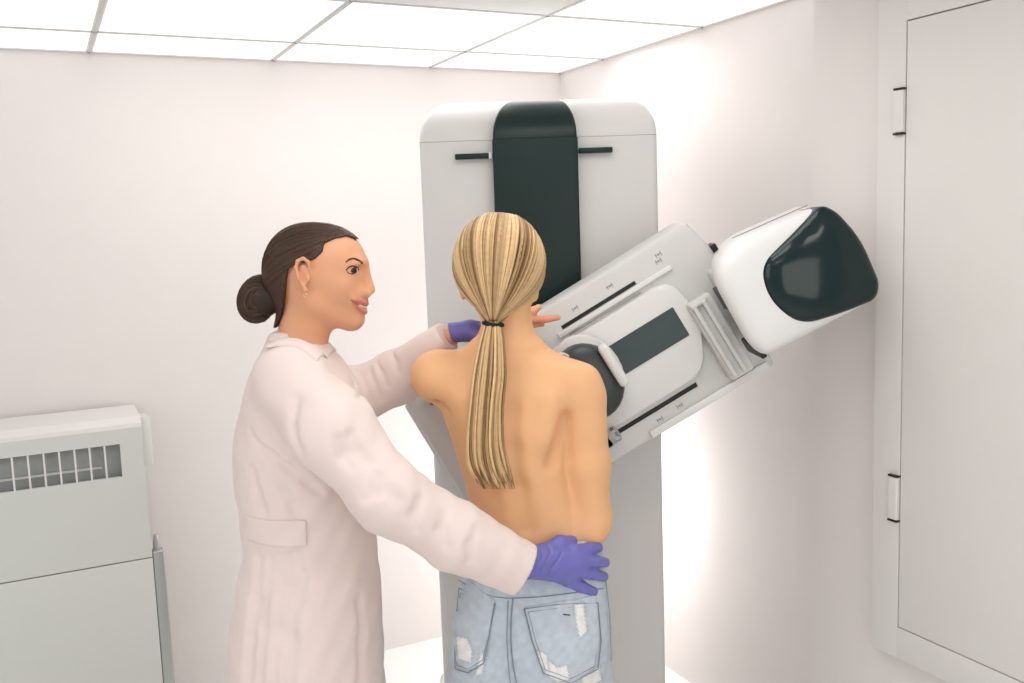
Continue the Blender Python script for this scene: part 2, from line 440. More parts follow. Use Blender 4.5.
# ------------------------------------------------------------------ mammography machine
YF = 2.75
X0, X1 = -.245, .434
XM = (X0+X1)/2
ms = root('mammography_machine', 'tall white mammography machine with tilted arm in the room corner', 'medical machine', (XM, 3.0, 0))
rings = [rrect(X0, X1, YF, 3.2, .02, z) for z in (.10, 1.9605)]
mk('housing', *loft(rings), M['panel'], ms, auto=40)
rings = [rrect(X0, X1, YF+.001, 3.2, .02, 1.9615)]
for k in range(13):
    a = k/12*math.pi/2; tt = math.sin(a); ins = .10*(1-math.cos(a)); rec = .20*(1-math.cos(a))
    rings.append(rrect(X0+ins, X1-ins, YF+.001+rec, 3.2-.3*ins, .02, 1.964+.125*tt))
mk('housing_cap', *loft(rings), M['panel'], ms, auto=40)
mk('foot', *rbox((XM, 2.95, .05), (.80, .75, .10), .02), M['white2'], ms, auto=40)
# dark column cover
DX0, DX1, DY = -.036, .2035, 2.70
DT = 1.958
rings = [rrect(DX0, DX1, DY, 2.80, .008, z) for z in (.45, DT)]
mk('column_cover', *loft(rings), M['teal'], ms, auto=40)
rings = [rrect(DX0+.002, DX1-.002, DY+.003, 2.92, .008, DT+.001)]
for k in range(13):
    a = k/12*math.pi/2; tt = math.sin(a); q = 1-math.cos(a)
    rings.append(rrect(DX0+.075*q+.002, DX1-.055*q-.002, DY+.003+.16*q, 2.98, .008, DT+.004+.118*tt))
mk('column_cover_cap', *loft(rings), M['teal'], ms, auto=40)
for (xa, xb, z) in ((-.143, -.036, 1.916), (.207, .303, 1.921)):
    h = mk('grip_bar', *rbox(((xa+xb)/2, 2.735, z), (xb-xa, .022, .015), .003), M['teal'], ms, auto=40)
mk('bar_joint', *rbox((-.042, 2.735, 1.916), (.010, .026, .019), .002), M['white'], ms, auto=40)
# swinging arm: local frame s along the arm, t across it, d towards the room
th = math.radians(30)
ea = np.array([math.cos(th), 0, math.sin(th)]); eb = np.array([-math.sin(th), 0, math.cos(th)]); ed = np.array([0, -1., 0])
AO = np.array([.069, 2.48, 1.257])
def A(s, t, d): return AO+ea*s+eb*t+ed*d
def abox(s0, s1, t0, t1, d0, d1, r=.003):
    return rbox(A((s0+s1)/2, (t0+t1)/2, (d0+d1)/2), (s1-s0, t1-t0, d1-d0), r, [ea, eb, ed])
def amk(name, m, *b, r=.003, parent=ms, **k): return mk(name, *abox(*b, r=r), M[m], parent, auto=40, **k)
def aout(outline, layers, skew=(0, 0), dome=0):
    """outline in (s,t); layers (d, inset)"""
    o = np.array(outline); c = (o.max(0)+o.min(0))/2; hs = (o.max(0)-o.min(0))/2; R = []
    for d, ins in layers:
        q = c+(o-c)*(1-ins/hs)
        if dome:
            an = np.arctan2((o-c)[:, 1]/hs[1], (o-c)[:, 0]/hs[0]); el = c+np.column_stack([np.cos(an)*(hs[0]-ins), np.sin(an)*(hs[1]-ins)])
            w_ = min(1, ins/dome); w_ = w_*(2-w_); q = q*(1-w_)+el*w_
        R.append(np.array([A(s+(.28-d)*skew[0], t+(.28-d)*skew[1], d) for s, t in q]))
    return loft(R)
def disc(c, r, n=28, rs=None): return [(c[0]+(rs or r)*math.cos(2*math.pi*k/n), c[1]+r*math.sin(2*math.pi*k/n)) for k in range(n)]
mk('pivot', *tube([(.10, 2.76, 1.22), (.10, 2.60, 1.22)], .15, 36), M['white2'], ms, auto=40)
plate = rpoly([(-.30, -.25), (.576, -.25), (.597, .084), (.566, .20), (-.30, .20)], [.03, .012, .02, .012, .03])
arm = mk('arm', *aout(plate, [(-.17, .02), (-.155, 0), (-.012, 0), (-.003, .004), (0, .012)]), M['white2'], ms, auto=35)
# raised edge rails of the arm
amk('rail', 'white', .13, .475, .112, .126, -.002, .010)
amk('rail', 'white', .20, .56, -.246, -.226, -.002, .012)
for sl in ((.150, .375, .128, .138), (.116, .374, -.190, -.178)):
    amk('slot', 'dark', *sl, -.004, .002, r=.001)
mk('slot_line', *tube([A(.158, .108, .012), A(.372, .104, .012)], .0016, 6), M['seam'], ms)
# carriage: raised rounded body between the slots
carr = rpoly([(-.02, -.165), (.41, -.165), (.475, -.02), (.452, .098), (-.02, .098)], [.03, .06, .05, .05, .03])
mk('carriage', *aout(carr, [(-.01, 0), (.014, 0), (.022, .003), (.025, .012)]), M['white'], ms, auto=50)
mk('window', *aout(rpoly([(.20, -.056), (.422, -.056), (.422, .030), (.20, .030)], .003), [(.02, 0), (.0265, 0), (.0275, .001)]), M['screen'], ms, auto=30)
kb = mk('knob', *aout(disc((.135, -.012), .103, rs=.088), [(.045, 0), (.085, 0), (.10, .006), (.108, .02), (.111, .05)]), M['puck'], ms, auto=50)
mk('rim', *aout(disc((.145, .0), .110, rs=.087), [(.045, 0), (.066, 0), (.070, .004)]), M['panel'], kb, auto=50)
pill = rpoly([(.198, -.062), (.225, -.062), (.225, .055), (.198, .055)], .013)
mk('lever', *aout(pill, [(.08, 0), (.125, 0), (.132, .003), (.134, .007)]), M['white'], ms, auto=50)
mk('port', *aout(disc((.105, .058), .034, rs=.022), [(.09, 0), (.117, 0), (.120, .003)]), M['dark'], kb, auto=50)
rr_ = [A(.105+.026*math.cos(q), .058+.038*math.sin(q), .116) for q in np.linspace(.5, 4.0, 16)]
mk('port_rim', *tube(rr_, .003, 8, upv=(0, 1, 0)), M['white'], kb)
# round end grips of the compression frame
gp = mk('end_grip', *aout(disc((.062, .072), .046, rs=.040), [(-.01, 0), (.055, 0), (.062, .006), (.064, .015)]), M['white2'], ms, auto=50)
ring = [A(.062+.044*math.cos(q), .072+.050*math.sin(q), .058) for q in np.linspace(-.6, 2.7, 20)]
mk('grip_ring', *tube(ring, .0035, 8, upv=(0, 1, 0)), M['puck'], gp)
mk('end_clip', *aout(rpoly([(.03, .10), (.085, .10), (.095, .135), (.05, .148)], .012), [(-.01, 0), (.04, 0), (.046, .004)]), M['clear'], ms, auto=50)
mk('end_clip', *aout(rpoly([(.085, -.20), (.135, -.195), (.13, -.155), (.08, -.16)], .012), [(-.01, 0), (.045, 0), (.05, .004)]), M['clear'], ms, auto=50)
mk('clip_core', *aout(rpoly([(.075, -.195), (.105, -.195), (.10, -.165), (.075, -.165)], .008), [(-.01, 0), (.05, 0)]), M['puck'], ms, auto=50)
# bracket under the tube head
br = Geo()
br.add(*abox(.452, .520, -.215, .018, -.002, .055, r=.008)); br.add(*abox(.458, .470, -.205, .012, .05, .075, r=.004)); br.add(*abox(.486, .498, -.205, .012, .05, .078, r=.004))
br.add(*abox(.455, .500, .004, .014, .05, .074, r=.003))
br.mk('bracket', M['white2'], ms, auto=40)
mk('swivel', *abox(.545, .62, -.15, .06, -.12, .20, r=.01), M['white2'], ms, auto=40)
for q in ((.522, .532, -.03, .03), (.518, .527, -.155, -.118)): amk('joint_gap', 'dark', q[0], q[1]+.004, q[2], q[3], .10, .245, r=.002)
amk('joint_gap', 'dark', .588, .602, .090, .112, -.05, .012, r=.002)
# tube head
hs_ = [(.515, -.150), (.800, -.168), (.826, -.135), (.838, -.02), (.822, .062), (.802, .092), (.60, .122), (.530, .105), (.505, .06), (.500, -.10)]
head_o = rpoly(hs_, [.05, .02, .03, .08, .03, .015, .05, .03, .04, .05], 5)
hd_l = [(-.12, .03), (-.10, .012), (-.06, .002), (.225, 0), (.255, .003), (.270, .009), (.279, .019), (.283, .035), (.286, .07), (.287, .10)]
th_ = mk('tube_head', *aout(head_o, hd_l, (.16, -.06)), M['white'], ms, auto=60)
vis = rpoly([(.612, .050), (.700, .068), (.806, .094), (.828, .062), (.845, -.02), (.832, -.135), (.806, -.163), (.72, -.148), (.622, -.122), (.590, -.03)], [.045, .05, .016, .03, .08, .03, .02, .03, .05, .06], 8)
mk('visor', *aout(vis, [(.10, .004), (.20, 0), (.281, .0), (.287, .003), (.292, .009), (.297, .02), (.302, .04), (.306, .065), (.308, .09), (.309, .108)], dome=.08), M['visor'], th_)
mk('seam_line', *tube([A(.60+(.28-.10)*.16, .1225-.18*.06, .10), A(.70+.0288, .108-.0108, .10), A(.80+.0288, .0935-.0108, .10)], .0012, 6), M['seam'], th_)
amk('paddle_tip', 'dark', -.215, -.20, .165, .20, .205, .215, r=.002)
# icons printed beside the scale slots
for s0, t0 in ((.460, .163), (.452, .148), (.310, .160), (.203, .158), (.303, -.210), (.240, -.214), (.515, -.212)):
    g = Geo(); g.add(*abox(s0-.006, s0+.012, t0, t0+.0018, .0, .0008, r=0))
    for q, w_ in ((-.005, .006), (.002, .004), (.009, .007)): g.add(*abox(s0+q, s0+q+.0016, t0-w_, t0+w_, .0, .0008, r=0))
    g.mk('icon', M['icon'], ms, smooth=False)
# image receptor (lower end of the arm)
det = rpoly([(-.292, -.26), (-.13, -.26), (-.13, .235), (-.275, .235)], [.02, .02, .02, .05])
mk('receptor', *aout(det, [(-.02, .01), (0, 0), (.165, 0), (.19, .004), (.20, .014)]), M['white2'], ms, auto=45)
mk('receptor_edge', *aout(rpoly([(-.302, -.25), (-.290, -.25), (-.278, .19), (-.288, .19)], .004), [(.0, 0), (.13, 0)]), M['white'], ms, auto=45)
# ------------------------------------------------------------------ people
def S(c): return np.array(srgb(*c)[:3])
def zpt(p, z): q = np.array(p, float); q[2] = z; return q
def blend(base, col, w): return base*(1-w[:, None])+col*w[:, None]
def ndist(V, c, r): return np.sqrt((((V-np.array(c))/np.array(r))**2).sum(1))
def sstep(a, b, x): t = np.clip((x-a)/(b-a), 0, 1); return t*t*(3-2*t)
# ======================= woman in the coat =======================
YT = 1.98
def T(x, y, d=0): return P(x, y, YT+d)
tw = root('person', 'woman with a dark hair bun wearing a pale pink coat and violet gloves', 'person', T(310, 600)*np.array([1, 1, 0]))
head = Shape()
head.ell(T(311, 268), (.081, .073, .086), k=.02)
head.ell(T(330, 262), (.074, .064, .070), k=.03)
head.ell(T(336, 291), (.054, .052, .070), k=.03)
head.cap(T(324, 303), T(353, 318), .034, .016, k=.025)
for sgn in (-1, 1):
    head.cap(T(314, 303, sgn*.045), T(351, 320, sgn*.010), .015, .013, k=.03)
    head.ell(T(341, 288, sgn*.033), (.024, .022, .024), k=.025)
    head.ell(T(359.5, 263, sgn*.020), (.010, .024, .008), k=.02)
    head.ell(T(362, 270.5, sgn*.038), (.014, .012, .008), k=.012, sub=True)
    head.cap(T(368.5, 294.5, sgn*.009), T(366, 294.5, sgn*.011), .0055, .005, k=.006)
    head.ell(T(350.5, 270.5, sgn*.031), (.0125, .0120, .0120), k=.008)
    head.cap(T(352, 299, sgn*.034), T(361, 293, sgn*.022), .010, .008, k=.02)
    # ear
    head.ell(T(303.5, 275, sgn*.078), (.0125, .0065, .022), k=.006)
    head.ell(T(308.5, 279, sgn*.080), (.004, .004, .006), k=.004)
    head.chain([T(309.5, 269, sgn*.082), T(308.5, 262, sgn*.084), T(303, 258.3, sgn*.086), T(297.5, 261, sgn*.088), T(295.8, 268, sgn*.088), T(298.5, 278, sgn*.086), T(303, 285, sgn*.082), T(305.5, 290, sgn*.080)], [.0034, .0036, .0036, .0038, .0038, .0036, .0042, .0055], k=.003)
    head.ell(T(303.8, 271, sgn*.0890), (.0055, .0036, .010), k=.004, sub=True)
head.cap(T(364, 264), T(371.5, 288), .007, .0065, k=.010)
head.cap(T(370, 289), T(371.5, 290.5), .0080, .0072, k=.006)
head.ell(T(357, 304), (.0165, .028, .018), k=.018)
head.cap(T(359, 266), T(362, 288), .012, .013, k=.014)
head.ell(T(355, 320), (.015, .017, .0115), k=.014)
base_head = Shape(); base_head.ops = list(head.ops)
def fs(x, y, off=0., far=False):
    q = base_head.near(x, y, 1.84, 1.985, off)
    if far: q = q.copy(); q[1] = 2*YT-q[1]
    return q
LIPU = [(366.5, 303.4), (363.5, 302.4), (359.5, 301.6), (355.0, 301.0), (352.0, 300.2)]
LIPL = [(365.2, 311.4), (362.5, 311.6), (359.0, 309.0), (355.5, 305.2), (352.5, 301.8)]
LIPM = [(368.5, 306.8), (365, 306.6), (361, 305.6), (356, 303.2), (351, 300.6)]
for far in (False, True):
    for L_, rr in ((LIPU, [.0052, .0048, .0036, .0024, .0012]), (LIPL, [.0052, .0048, .0038, .0026, .0012])):
        q = [fs(x, y, -.0015, far) for x, y in L_]; q[0][1] = YT; head.chain(q, rr, k=.004)
    q = [fs(x, y, .0005, far) for x, y in LIPM]; q[0][1] = YT; head.chain(q, [.0024, .0022, .002, .0016, .001], k=.002, sub=True)
    head.chain([fs(348, 296, .0015, far), fs(349.5, 301, .0015, far), fs(350, 306, .0015, far)], [.001, .0015, .001], k=.008, sub=True)
# neck, and the body under the clothes
tb = Shape(); tb.ops = list(head.ops)
tb.cap(T(309, 300), T(297, 356), .049, .050, k=.03)
tb.cap(T(318, 318), T(304, 350), .026, .032, k=.025)
tb.body(rows([(352, 268, 318, .05), (365, 262, 332, .13), (385, 257, 346, .155), (420, 250, 358, .16), (470, 250, 362, .14), (520, 258, 358, .12), (580, 258, 360, .13), (640, 260, 358, .13), (700, 262, 356, .13)], YT), k=.04)
LA = [T(296, 378, -.15), T(385, 500, -.24), T(515, 566, -.155)]        # near arm
FA = [T(322, 392, .14), T(392, 377, .17), T(456, 332, .105)]            # far arm
tb.chain(LA, [.045, .038, .026]); tb.chain(FA, [.045, .036, .0195])
for s_, yy in ((-1, -.085), (1, .085)):
    hp = T(306, 690, yy); kn = zpt(hp, .47)+[.01, 0, 0]; an = zpt(hp, .09)+[-.02, 0, 0]
    tb.chain([hp, kn, an], [.074, .050, .036], k=.04)
SK = S((220, 162, 126))
def facecol(V):
    c = np.tile(SK, (len(V), 1))
    for sgn in (-1, 1):
        c = blend(c, S((214, 128, 104)), .18*(1-sstep(.2, 1.4, ndist(V, T(344, 290, sgn*.045), (.020, .03, .016)))))
        c = blend(c, S((196, 116, 92)), .5*(1-sstep(.5, 1.1, ndist(V, T(303, 276, sgn*.078), (.012, .015, .020)))))
    lip = S((206, 122, 110)); w_ = np.zeros(len(V))
    for far in (False, True):
        for L_, r_ in ((LIPU, (.0052, .0048, .0042, .003, .002)), (LIPL, (.0052, .005, .004, .003, .002))):
            for (x, y), rr in zip(L_, r_): w_ = np.maximum(w_, 1-sstep(.8, 1.35, ndist(V, fs(x, y, 0, far), (rr, rr*1.6, rr))))
            for a_, b_, rr in zip(L_[:-1], L_[1:], r_): w_ = np.maximum(w_, 1-sstep(.8, 1.35, ndist(V, fs((a_[0]+b_[0])/2, (a_[1]+b_[1])/2, 0, far), (rr, rr*1.6, rr))))
    c = blend(c, lip, w_)
    w_ = np.zeros(len(V))
    for (x, y) in LIPM[1:]+[(358.5, 304.5), (353.5, 302)]: w_ = np.maximum(w_, 1-sstep(.6, 1.2, ndist(V, fs(x, y), (.003, .005, .0018))))
    c = blend(c, S((128, 66, 58)), w_*.7)
    return c
# eyes, brows, earrings
body = sdfmesh(tb, .0026, 'body', M['skin'], tw, colf=facecol)
for sgn in (-1, 1):
    far = sgn > 0
    ec = np.array(T(352.2, 270.3, sgn*.0350)); sv = base_head.near(352.2, 270.3, 1.84, 1.985); ec[1] = YT+(-1 if not far else 1)*(YT-sv[1]-.0098)
    g = Geo(); bm = bmesh.new(); bmesh.ops.create_uvsphere(bm, u_segments=24, v_segments=16, radius=.0118)
    V = np.array([v.co[:] for v in bm.verts]); Fc = [[v.index for v in f.verts] for f in bm.faces]; bm.free()
    look = np.array([.55, .83*sgn, -.02]); look /= np.linalg.norm(look)
    dv = (V/.0118)@look
    cc = np.tile(S((222, 214, 206)), (len(V), 1)); cc = blend(cc, S((70, 50, 34)), sstep(.74, .80, dv)); cc = blend(cc, S((12, 10, 10)), sstep(.93, .96, dv))
    mk('eye', V+ec, Fc, M['eye'], tw, col=cc)
    bp = [fs(345.5, 262.5, -.0005, far), fs(349, 259.6, -.0005, far), fs(354, 258.6, -.0005, far), fs(359, 260.6, -.0005, far), fs(362.5, 263.5, -.0005, far)]
    mk('eyebrow', *tube(catmull(bp, 5), [.0010]+[.0020]*4+[.0027]*6+[.0032]*9+[.0018], 6, sq=.8), M['brow'], tw)
    lp = [(346.2, 270.2), (348.5, 267.6), (352, 266.0), (356, 266.6), (358.8, 269.8)]
    lq = [tb.near(x, y, 1.84, 1.985, .001) for x, y in lp]
    lq = [np.array([q_[0], 2*YT-q_[1] if far else q_[1], q_[2]]) for q_ in lq]
    mk('eyelash', *tube(catmull(lq, 5), .0013, 5), M['haird'], tw)
    lq2 = [tb.near(x, y, 1.84, 1.985, .0005) for x, y in ((347, 271.5), (350, 273.6), (354, 273.8), (357.5, 271.6))]
    lq2 = [np.array([q_[0], 2*YT-q_[1] if far else q_[1], q_[2]]) for q_ in lq2]
    mk('eyelid', *tube(catmull(lq2, 5), .0009, 5), M['brow'], tw)
    e = T(305.5, 294.2, sgn*.082)
    mk('earring', *tube([e+.0042*np.array([math.cos(q), 0, math.sin(q)])-[0, 0, .002] for q in np.linspace(0, 6.28, 16)], .0011, 6), M['gold'], tw)
mk('teeth', *tube(catmull([fs(358, 304.9, -.003), fs(362, 306.4, -.003), T(366.3, 307, 0), fs(362, 306.4, -.003, True)-[0, .0, 0], fs(358, 304.9, -.003, True)], 4), .0021, 6), M['tooth'], tw)
# hair cap
hp_ = polysd(pxpoly([(358, 240), (350, 236), (340, 238), (330, 243), (329, 251), (322, 258), (311, 262), (304, 257), (298, 261), (296, 270), (294, 280), (291, 295), (285, 315), (277, 328), (262, 328), (240, 300), (250, 215), (300, 200), (372, 205), (366, 240)], YT))
capS = Shape(); capS.ops = [o for o in head.ops[:3]]
capS.cap(T(308, 300), T(300, 330), .049, .050, k=.03)
capS.ell(T(300, 272), (.070, .066, .085), k=.03)
def tcap(Fd, X, Y, Z): return np.maximum(Fd-.0045-.002*np.sin((Y-YT)*400)*.15, hp_(X, Z)+Y*0)
bun_c = T(259, 299)
def dvec(p): return np.array(p, float)
hairS = capS
hair = sdfmesh(hairS, .003, 'hair', M['haird'], tw, mod=tcap, colf=lambda V: np.tile(S((64, 44, 32)), (len(V), 1))*(.8+.4*np.sin(V[:, 1:2]*700+V[:, 2:3]*60)**2), relax=3)
def shade(a, b): t = rng.random(); return tuple(np.array(srgb(*a)[:3])*(1-t)+np.array(srgb(*b)[:3])*t)
hc = T(311, 266)
R0 = np.array([.0905, .0795, .0940])
g = Geo()
for k in range(260):
    al = rng.uniform(-1, 1)          # around the head from one ear over the crown to the other
    th_ = al*1.62
    fx = 1.45-1.8*abs(al)**1.5+rng.uniform(-.25, .0)*(1-abs(al))
    d0 = np.array([fx, math.sin(th_), math.cos(th_)]); d0 /= np.linalg.norm(d0)
    d1 = np.array([-.86, rng.uniform(-.16, .16), -.36+rng.uniform(-.12, .12)]); d1 /= np.linalg.norm(d1)
    w_ = math.acos(np.clip(d0@d1, -1, 1)); pts = []
    for t in np.linspace(0, 1, 15):
        d = (math.sin((1-t)*w_)*d0+math.sin(t*w_)*d1)/math.sin(w_); d /= np.linalg.norm(d); pts.append(hc+d*R0)
    pts = np.array(pts); dr = pts-hc; dr /= np.linalg.norm(dr, axis=1)[:, None]
    for _ in range(6): pts = pts-dr*(capS.pts(pts)-.0035)[:, None]
    keep = hp_(pts[:, 0], pts[:, 2]) < -.003
    f0_ = int(np.argmax(keep)); pts = pts[f0_:]
    if len(pts) < 4: continue
    g.add(*tube(pts, [.0010]+[.0026]*(len(pts)-2)+[.002], 5, sq=.6), c=shade((44, 30, 22), (84, 58, 40)))
g.mk('hair_strands', M['haird'], hair)
# bun
bR = np.array([[.88, 0, -.48], [0, 1, 0], [.48, 0, .88]]); brr = np.array([.041, .034, .050])
bs = Shape().ell(bun_c, brr, R=bR).cap(bun_c+[.01, 0, .005], T(284, 296), .026, .03, k=.02)
bn = sdfmesh(bs, .003, 'bun', M['haird'], hair, colf=lambda V: np.tile(S((50, 34, 25)), (len(V), 1)))
g = Geo()
for k in range(150):
    y0 = rng.uniform(-.97, .97); a0 = rng.uniform(.4, 1.3); a1 = 2*math.pi-rng.uniform(.5, 1.2); bend = rng.uniform(-.25, .25); pts = []
    sc_ = rng.uniform(.35, 1) if rng.random() < .35 else 1
    for t in np.linspace(0, 1, 18):
        a = a0+(a1-a0)*t; yy = np.clip(y0+bend*math.sin(t*3.14), -.98, .98); cr = math.sqrt(1-yy*yy)
        d = np.array([math.cos(a)*cr, yy, math.sin(a)*cr]); pts.append(bun_c+bR.T@(d*brr)*(1.0+.015*math.sin(6*yy+k)))
    g.add(*tube(pts, [.001]+[.0030]*16+[.001], 5), c=shade((36, 25, 18), (78, 54, 38)))
g.mk('bun_strands', M['haird'], hair)
# coat
coat = Shape()
coat.body(rows([(334, 270, 300, .045), (343, 266, 322, .075), (356, 260, 335, .12), (372, 253, 347, .158), (390, 247, 357, .172), (412, 241, 366, .176), (440, 236, 373, .172), (480, 237, 375, .158), (520, 243, 374, .145), (548, 245, 376, .148), (580, 240, 380, .170), (620, 234, 382, .185), (683, 229, 384, .195), (770, 223, 388, .205), (800, 222, 389, .206)], YT), k=.03)
coat.ell(T(290, 376, -.145), (.062, .055, .060), k=.04)
coat.ell(T(310, 384, .145), (.060, .055, .058), k=.04)
# near sleeve
wr = np.array(LA[2])-LA[1]; wr /= np.linalg.norm(wr)
cuff = T(526, 571, -.155)
coat.chain([T(290, 380, -.155), T(332, 430, -.205), T(388, 496, -.235)], [.066, .076, .066], k=.035)
coat.cap(T(388, 496, -.235), T(455, 535, -.20), .066, .064, k=.03)
cn_ = P(526, 571, 1.83)-P(455, 535, 1.83); cn_ /= np.linalg.norm(cn_)
coat.cap(T(455, 536, -.20), cuff+wr*.02, .066, .051, k=.02, clip=(T(525, 571, -.155), cn_))
coat.cap(cuff-wr*.03, cuff+wr*.03, .044, .046, k=.004, sub=True)
# far sleeve
wf = FA[2]-FA[1]; wf /= np.linalg.norm(wf)
coat.chain([T(322, 392, .145), T(365, 392, .165), T(398, 377, .17)], [.060, .057, .060], k=.03)
cf2 = T(447, 336, .10)
coat.cap(T(398, 377, .17), cf2, .060, .036, k=.02, clip=(cf2, wf))
# creases
cbase = Shape(); cbase.ops = list(coat.ops)
def cr(pts, r, k, push=0., sub=True):
    q = [cbase.near(x, y, 1.5, 2.3, push) for x, y in pts]; n_ = len(q)
    rr = [r*(.35+.65*math.sin(math.pi*(i+.5)/n_)) for i in range(n_)]
    coat.chain(q, rr, k=k, sub=sub)
cr([(250, 432), (262, 448), (275, 458)], .004, .014)
cr([(268, 452), (285, 466), (306, 482), (320, 494)], .005, .014)
cr([(252, 470), (256, 490), (262, 512)], .003, .02)
cr([(284, 492), (292, 506), (298, 522)], .003, .02)
for pts, r in (([(258, 560), (255, 600), (250, 640), (246, 700)], .007), ([(270, 558), (266, 590), (262, 630), (258, 700)], .006), ([(281, 557), (279, 590), (277, 630), (272, 700)], .007),
               ([(292, 557), (293, 590), (290, 640), (287, 700)], .009), ([(300, 555), (302, 575), (300, 600)], .005), ([(360, 600), (362, 640), (360, 700)], .004)):
    cr(pts, r, .022)
for pts in ([(362, 372), (366, 386), (372, 404)], [(369, 368), (374, 382), (379, 398)], [(377, 362), (383, 374), (386, 386)], [(392, 352), (396, 362), (398, 372)], [(350, 372), (356, 384), (358, 398)]): cr(pts, .003, .010)
for pts in ([(296, 400), (292, 430), (300, 452)], [(338, 440), (344, 456), (352, 468)], [(352, 436), (358, 452), (368, 462)], [(366, 500), (374, 492), (378, 478)], [(392, 492), (400, 500), (404, 514)], [(420, 500), (414, 516), (416, 530)],
            [(446, 516), (442, 530), (446, 546)], [(476, 530), (470, 546), (470, 560)]): cr(pts, .0025, .022, 0)
cr([(329, 592), (345, 585), (362, 577)], .0022, .004)
def fold(Fd, X, Y, Z): return Fd+.0016*np.sin(X*38+Z*23+Y*17)*np.sin(Z*31-Y*40+1.3)+.0009*np.sin(X*90-Z*70+Y*50)
gl, gh = coat.bounds()
coato = sdfmesh(coat, .0042, 'coat', M['coat'], tw, mod=fold, lo=gl, hi=gh)
def shell(name, base, polys, Y0, th_, m, parent, h=.003, yr=(-9, 9), mod=None, thick=.010, label=None, bb=None):
    """a raised piece of cloth following the surface of BASE inside a polygon seen from the front"""
    pp = pxpoly(polys, Y0); sd = polysd(pp); xs = [p[0] for p in pp]; zs = [p[1] for p in pp]
    lo = (min(xs)-.01, bb[0] if bb else yr[0], min(zs)-.01); hi = (max(xs)+.01, bb[1] if bb else yr[1], max(zs)+.01)
    def f(Fd, X, Y, Z):
        if mod: Fd = mod(Fd, X, Y, Z)
        q = np.maximum(np.maximum(Fd-th_, -(Fd+thick)), sd(X, Z)+Y*0)
        return np.maximum(q, np.maximum(yr[0]-Y, Y-yr[1]))
    return sdfmesh(base, h, name, m, parent, mod=f, lo=lo, hi=hi, label=label)
shell('belt', coat, [(236, 527), (303, 525), (303, 552.5), (236, 553)], 1.80, .0045, M['coat'], tw, yr=(1.76, 1.97), mod=fold, h=.0025)
shell('collar', coat, [(262, 326), (300, 333), (318, 341), (327, 352), (323, 361), (306, 348), (287, 342), (262, 345)], 1.88, .006, M['coat'], tw, yr=(1.80, 2.16), mod=fold, h=.0028)
shell('shirt', coat, [(355, 406), (380, 406), (392, 440), (362, 440)], 1.97, .004, M['blue'], tw, yr=(1.93, 2.03), mod=fold, h=.003)
for sgn in (-1, 1):
    f0 = T(306, 690, sgn*.085)
    sh = Shape().cap((f0[0]-.045, f0[1], .045), (f0[0]+.12, f0[1], .035), .038, .032).cap((f0[0]-.04, f0[1], .05), (f0[0]-.035, f0[1], .085), .038, .036)
    sdfmesh(sh, .005, 'shoe', M['shoe'], tw, mod=lambda Fd, X, Y, Z: np.maximum(Fd, .0-Z))
# gloves: right hand on the patient's hip, left hand on her shoulder
gv = Shape()
def G(x, y, Y): return P(x, y, Y)
wrp = G(536, 562, 1.868)
kn = [(G(574, 551, 1.893), G(588, 549, 1.912), G(598, 547.5, 1.938)),
      (G(579, 561, 1.893), G(595, 561, 1.915), G(605, 562.5, 1.946)),
      (G(577, 571, 1.893), G(592, 573.5, 1.915), G(603.5, 576.5, 1.942)),
      (G(568, 580, 1.893), G(581, 586.5, 1.905), G(593, 591.5, 1.922))]
for a, b, c in kn:
    gv.cap(wrp+(a-wrp)*.15, a, .021, .0145, k=.018)
    gv.cap(a, b, .0138, .0126, k=.005); gv.cap(b, c, .0126, .0108, k=.005)
gv.cap(G(556, 565, 1.880), G(566, 566, 1.890), .022, .02, k=.02)
gv.chain([G(545, 552, 1.882), G(560, 543, 1.895), G(572, 541, 1.925)], [.017, .014, .0115], k=.012)
gv.cap(G(527, 562, 1.85), G(545, 562, 1.875), .036, .030, k=.02, sc=(1, 1.25, 1))
gb = Shape(); gb.ops = list(gv.ops)
for pts in ([(535, 586), (545, 577), (554, 566), (562, 553)], [(541, 549), (543, 556), (540, 562)], [(549, 546), (551, 552), (547, 560)], [(536, 553), (538, 564), (534, 574)], [(544, 566), (541, 573)], [(566, 545), (572, 549), (576, 546)], [(556, 572), (552, 578)]):
    gv.chain([gb.near(x, y, 1.75, 2.05, -.0005) for x, y in pts], [.0016]*len(pts), k=.005, sub=True)
sdfmesh(gv, .0023, 'glove', M['glove'], tw, relax=1)
gv2 = Shape()
w2 = G(444, 334, 2.095)
gv2.cap(G(440, 334, 2.090), G(470, 331, 2.085), .0235, .0225, k=.01, clip=(G(450, 333, 2.09), (-.97, 0, -.2)))
gv2.cap(G(470, 330.5, 2.085), G(486, 331, 2.082), .0215, .021, k=.012)
for i, (x, y, d) in enumerate(((486, 322, 0), (490, 328, .01), (491, 334, .02), (488, 340, .03))):
    a = G(486, 324+4.5*i, 2.07+d); b = G(499+i*.5, 328+5*i, 2.078+d); c = G(508, 336+4*i, 2.078+d)
    gv2.cap(a, b, .0105, .010, k=.008); gv2.cap(b, c, .010, .008, k=.006)
gv2.chain([G(478, 336, 2.06), G(486, 341, 2.035), G(492, 343, 2.02)], [.012, .010, .0085], k=.01)
sdfmesh(gv2, .0025, 'glove', M['glove'], tw, relax=1)

